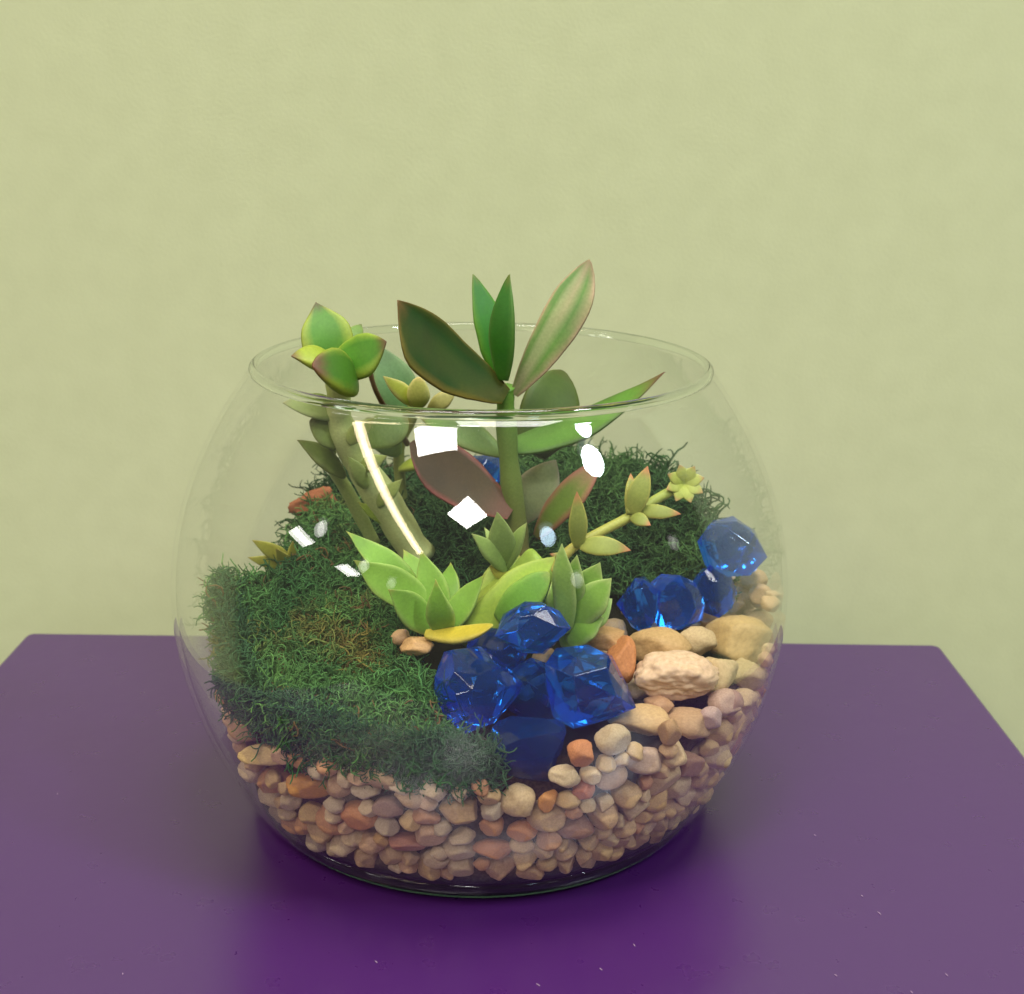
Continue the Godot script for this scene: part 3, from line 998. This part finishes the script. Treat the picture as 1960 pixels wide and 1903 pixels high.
	leaf(t, P(672, 736, 0.022), P(598, 700, 0.036), 84 * k, Vector3(0, 0.6, 1), lin(66, 112, 22), lin(142, 156, 48), lin(112, 72, 44), {"peak": 0.5, "th": 0.006, "base": 0.6, "edge_at": 0.6, "bend": 0.08, "point": 0.6, "tip_at": 0.76})
	leaf(t, P(650, 690, 0.012), P(692, 620, 0.004), 40 * k, front, lin(110, 140, 70), lin(130, 150, 80), lin(96, 96, 66), {"th": 0.003})
	leaf(t, P(660, 792, 0.014), P(540, 772, 0.020), 52 * k, Vector3(0, 0.7, 0.9), lin(144, 164, 84), lin(150, 166, 96), lin(140, 136, 84), {"th": 0.003, "peak": 0.45})
	leaf(t, P(664, 850, 0.012), P(592, 806, 0.018), 62 * k, Vector3(0.1, 0.6, 1), lin(122, 138, 64), lin(140, 152, 80), lin(110, 110, 60), {"th": 0.003, "peak": 0.6, "point": 0.6})
	leaf(t, P(660, 912, 0.010), P(568, 842, 0.016), 42 * k, Vector3(0.1, 0.8, 0.8), lin(122, 140, 66), lin(140, 150, 80), lin(120, 120, 66), {"th": 0.003})
	for b in [[700, 930, 0.014, 664, 872, 0.022, 30], [724, 968, 0.012, 770, 916, 0.016, 28], [668, 846, 0.018, 716, 800, 0.022, 34], [690, 900, 0.015, 742, 872, 0.020, 30]]:
		leaf(t, P(b[0], b[1], b[2]), P(b[3], b[4], b[5]), b[6] * k, Vector3(0.1, 0.5, 1), lin(168, 182, 96), lin(178, 190, 112), lin(160, 164, 96), {"th": 0.0026, "base": 0.5, "point": 1.1})
	leaf(t, P(760, 1010, 0.006), P(684, 962, 0.012), 26 * k, front, lin(150, 172, 56), lin(160, 178, 70), lin(140, 140, 60), {"th": 0.002})
	leaf(t, P(700, 850, 0.006), P(780, 800, 0.002), 70 * k, front, lin(120, 146, 76), lin(136, 152, 84), lin(120, 120, 66), {"th": 0.003, "point": 0.6})
	# plants behind it
	t = thing("small_succulent", "small succulent with a grey green leaf and yellow buds behind the left rosette", "succulent")
	stem(t, [P(770, 960, -0.026), P(764, 860, -0.026), P(790, 800, -0.024), P(790, 775, -0.022)], 0.0016, 0.0012, lin(130, 140, 70), lin(160, 160, 80))
	stem(t, [P(780, 850, -0.022), P(742, 790, -0.012), P(718, 745, -0.006), P(706, 704, -0.004)], 0.0008, 0.0006, lin(110, 80, 56), lin(104, 78, 52), "side_stem")
	leaf(t, P(788, 800, -0.030), P(724, 660, -0.034), 86 * k, front, lin(92, 130, 78), lin(112, 140, 90), lin(110, 130, 90), {"th": 0.003, "peak": 0.45, "base": 0.5})
	leaf(t, P(800, 780, -0.016), P(733, 720, -0.010), 36 * k, Vector3(0, 0.6, 1), lin(170, 178, 70), lin(206, 196, 120), lin(200, 184, 110), {"th": 0.003})
	leaf(t, P(802, 780, -0.014), P(802, 722, -0.010), 46 * k, front, lin(194, 192, 100), lin(206, 198, 120), lin(200, 180, 110), {"th": 0.004, "point": 0.5})
	leaf(t, P(820, 785, -0.016), P(872, 752, -0.016), 36 * k, front, lin(178, 172, 100), lin(192, 180, 110), lin(150, 130, 80), {"th": 0.003})
	leaf(t, P(764, 900, -0.024), P(850, 880, -0.020), 40 * k, Vector3(0, 1, 0.6), lin(160, 176, 60), lin(170, 180, 70), lin(150, 150, 60), {"th": 0.003})
	leaf(t, P(764, 870, -0.024), P(700, 800, -0.020), 60 * k, front, lin(126, 150, 90), lin(140, 160, 100), lin(140, 140, 90), {"th": 0.003, "point": 0.6})
	# the light green rosette in front
	t = thing("green_rosette", "light green rosette with pointed leaves between the moss and the blue gems", "succulent")
	var lg := lin(134, 178, 66)
	var lh := lin(160, 190, 92)
	var lt := lin(176, 176, 84)
	for a in [
		[796, 1130, 0.030, 662, 1016, 0.026, 62, 0.2], [812, 1160, 0.034, 676, 1072, 0.036, 76, 0.3], [836, 1170, 0.030, 770, 1052, 0.022, 66, 0.2], [846, 1180, 0.034, 806, 1052, 0.030, 62, 0.0],
		[856, 1170, 0.028, 862, 1076, 0.018, 56, -0.1], [850, 1204, 0.036, 930, 1098, 0.036, 58, -0.3], [850, 1206, 0.038, 832, 1108, 0.042, 58, 0.0], [826, 1200, 0.036, 742, 1128, 0.044, 66, 0.3],
	]:
		leaf(t, P(a[0], a[1], a[2]), P(a[3], a[4], a[5]), a[6] * 0.88 * k, Vector3(a[7], 0.5, 1), lg.lerp(lin(110, 160, 40), rng.randf() * 0.6), lh, lt, {"th": 0.0026, "bend": rng.randf_range(-0.08, 0.1), "twist": rng.randf_range(-0.5, 0.5), "peak": rng.randf_range(0.34, 0.5), "base": 0.6, "fold": 0.22, "edge_at": 0.7, "point": 1.2})
	leaf(t, P(816, 1216, 0.040), P(944, 1198, 0.046), 38 * k, Vector3(0, 1, 0.5), lin(206, 184, 56), lin(216, 196, 90), lin(200, 186, 80), {"th": 0.003, "bend": -0.1, "base": 0.5, "point": 0.6}).set_meta("label", "yellowed lowest leaf of the rosette")
	# the upright shoot in the middle, the one beside it and the toothed one at the right
	t = thing("creeping_shoot", "thick yellow green shoot rising from behind the topmost front gem", "succulent")
	stem(t, [P(874, 1216, 0.034), P(940, 1160, 0.030), P(1000, 1110, 0.026), P(1040, 1080, 0.024)], 0.0040, 0.0046, lin(166, 178, 60), lin(156, 186, 74))
	leaf(t, P(900, 1210, 0.036), P(1062, 1064, 0.030), 70 * k, Vector3(0.1, 0.6, 1), lin(152, 180, 54), lin(170, 188, 76), lin(150, 160, 60), {"th": 0.0034, "base": 0.6, "point": 0.9})
	leaf(t, P(960, 1190, 0.038), P(1052, 1096, 0.040), 62 * k, Vector3(-0.2, 0.5, 1), lin(112, 166, 52), lin(140, 180, 74), lin(150, 170, 70), {"th": 0.004, "base": 0.6, "point": 0.6})
	leaf(t, P(920, 1150, 0.028), P(996, 1064, 0.022), 60 * k, front, lin(160, 184, 76), lin(176, 192, 96), lin(160, 160, 80), {"th": 0.004, "point": 0.6})
	leaf(t, P(972, 1104, 0.026), P(936, 1084, 0.030), 24 * k, front, lin(190, 180, 66), lin(200, 186, 80), lin(170, 150, 70), {"th": 0.002})
	t = thing("small_sprig", "small sprig of narrow green leaves at the foot of the tall stem", "succulent")
	stem(t, [P(962, 1124, 0.026), P(966, 1086, 0.026), P(970, 1062, 0.027)], 0.0014, 0.0012, lin(150, 170, 80), lin(150, 172, 84))
	for a in [[968, 1090, 902, 1022, 34, 0.4, 0.034], [968, 1084, 950, 980, 48, 0.0, 0.032], [970, 1086, 1008, 1000, 30, -0.4, 0.030], [966, 1088, 926, 1010, 22, 0.3, 0.024]]:
		leaf(t, P(a[0], a[1], 0.027), P(a[2], a[3], a[6]), a[4] * k, Vector3(a[5], 0.5, 1), lin(142, 168, 84), lin(156, 176, 100), lin(160, 170, 100), {"th": 0.0026, "peak": 0.5, "base": 0.5})
	t = thing("toothed_rosette", "light green rosette of short overlapping leaves behind the topmost front gem", "succulent")
	for a in [[1080, 1210, 1076, 1040, 42, 0.1], [1086, 1200, 1104, 1062, 46, 0.0], [1090, 1196, 1148, 1076, 64, -0.1], [1092, 1204, 1170, 1106, 60, -0.2], [1092, 1214, 1172, 1146, 56, -0.3], [1088, 1226, 1156, 1182, 50, -0.3], [1076, 1226, 1134, 1216, 44, -0.3], [1070, 1200, 1056, 1110, 46, 0.3]]:
		leaf(t, P(a[0], a[1], 0.032 + rng.randf_range(-0.003, 0.003)), P(a[2], a[3], 0.034 + rng.randf_range(-0.004, 0.006)), a[4] * k, Vector3(a[5], 0.4, 1), lin(146, 184, 84).lerp(lin(126, 172, 60), rng.randf()), lin(172, 196, 112), lin(176, 196, 116), {"th": 0.0026, "twist": rng.randf_range(-0.5, 0.5), "peak": 0.6, "base": 0.6, "point": 1.0})
	t = thing("budding_sprig", "sprig at the right with orange tipped leaves and a bud at its end", "succulent")
	var oy := lin(150, 160, 76)
	var ot := lin(196, 124, 84)
	stem(t, [P(1054, 1096, 0.022), P(1082, 1062, 0.020), P(1116, 1036, 0.018), P(1204, 990, 0.012), P(1256, 956, 0.006), P(1306, 930, 0.002)], 0.0013, 0.0011, lin(186, 168, 80), lin(166, 184, 84))
	for a in [[1106, 1046, 0.020, 1104, 940, 0.022, 44, 0.0], [1112, 1042, 0.020, 1208, 1054, 0.024, 48, 0.0], [1084, 1074, 0.022, 1052, 1060, 0.026, 22, 0.0], [1210, 984, 0.013, 1240, 892, 0.012, 54, -0.1], [1206, 984, 0.013, 1208, 906, 0.008, 36, 0.4], [1222, 980, 0.012, 1304, 984, 0.016, 36, 0.0], [1210, 990, 0.013, 1246, 1006, 0.018, 34, 0.0]]:
		leaf(t, P(a[0], a[1], a[2]), P(a[3], a[4], a[5]), a[6] * 0.8 * k, Vector3(a[7], 0.6, 1), oy, lin(186, 182, 92), ot, {"th": 0.0022, "peak": 0.42, "base": 0.5, "tip_at": 0.72, "edge_at": 0.75})
	for i in 8:
		var a := TAU * i / 8.0 + 0.3
		var c := P(1308, 926, 0.002)
		leaf(t, c, c + (cam_r * cos(a) + cam_u * sin(a)) * 0.0048 + Vector3(0, 0.001, 0.0035), 0.0036, Vector3(0, 0.5, 1), lin(170, 180, 80), lin(178, 186, 90), lin(180, 140, 90), {"th": 0.002, "peak": 0.5, "base": 0.6, "tip_at": 0.75})
	t = thing("yellow_seedling", "small yellow leaved seedling on the ridge of the left moss", "succulent")
	for a in [[560, 1084, 474, 1066, 26], [564, 1076, 482, 1034, 32], [566, 1080, 560, 1036, 26], [560, 1086, 528, 1050, 30], [572, 1086, 600, 1056, 24]]:
		leaf(t, P(a[0], a[1], -0.006), P(a[2], a[3], 0.0 + rng.randf_range(-0.004, 0.004)), a[4] * k, front, lin(176, 174, 70), lin(188, 184, 90), lin(176, 160, 80), {"th": 0.002})
	# bark crumb at the back left
	var bark := put("bark_chip", pebble_mesh(321, 0.3, 6), mat(Color8(150, 96, 66), 0.9, 0.2))
	bark.position = P(604, 960, -0.034)
	bark.basis = Basis.from_euler(Vector3(0.3, 0.4, 0.8)).scaled(Vector3(0.0065, 0.004, 0.004))
	tag(bark, "reddish brown bark chip in the moss at the back left", "bark chip")
	leaf_mat = leaf_mat

func build_lint() -> void:
	var m := mat(Color8(150, 128, 152), 0.9, 0.2)
	var spots := [[1683, 1749, 10], [1560, 1600, 6], [1650, 1716, 5], [1745, 1900, 7], [1812, 1867, 8], [1600, 1868, 6], [110, 1520, 7], [235, 1865, 5], [1030, 1886, 7], [720, 1842, 6], [1214, 1810, 7], [1150, 1856, 6]]
	for s in spots:
		var d := ray(s[0], s[1])
		var p: Vector3 = cam_o + d * (-cam_o.y / d.y)
		if p.z > 0.2 or absf(p.x) > 0.15: continue
		var v := PackedVector3Array()
		var idx := PackedInt32Array()
		var l: float = s[2] * 0.000065
		var a := Vector3(-0.5, 0, -0.85) * l + Vector3(rng.randf_range(-0.3, 0.3), 0, 0) * l
		tube_into(v, idx, null, PackedVector3Array([p - a + Vector3(0, 0.00008, 0), p + Vector3(0, 0.00012, 0), p + a + Vector3(0, 0.00008, 0)]), PackedFloat32Array([0.00008, 0.00013, 0.00006]), 5, Color.WHITE, Color.WHITE)
		tag(put("lint_fleck", finish(v, idx), m), "tiny pale fleck of lint on the pedestal top " + ("right of the bowl" if s[0] > 1400 else "left of the bowl" if s[0] < 500 else "in front of the bowl"), "lint", "lint flecks " + ("right of the bowl" if s[0] > 1400 else "left of the bowl" if s[0] < 500 else "in front of the bowl"))
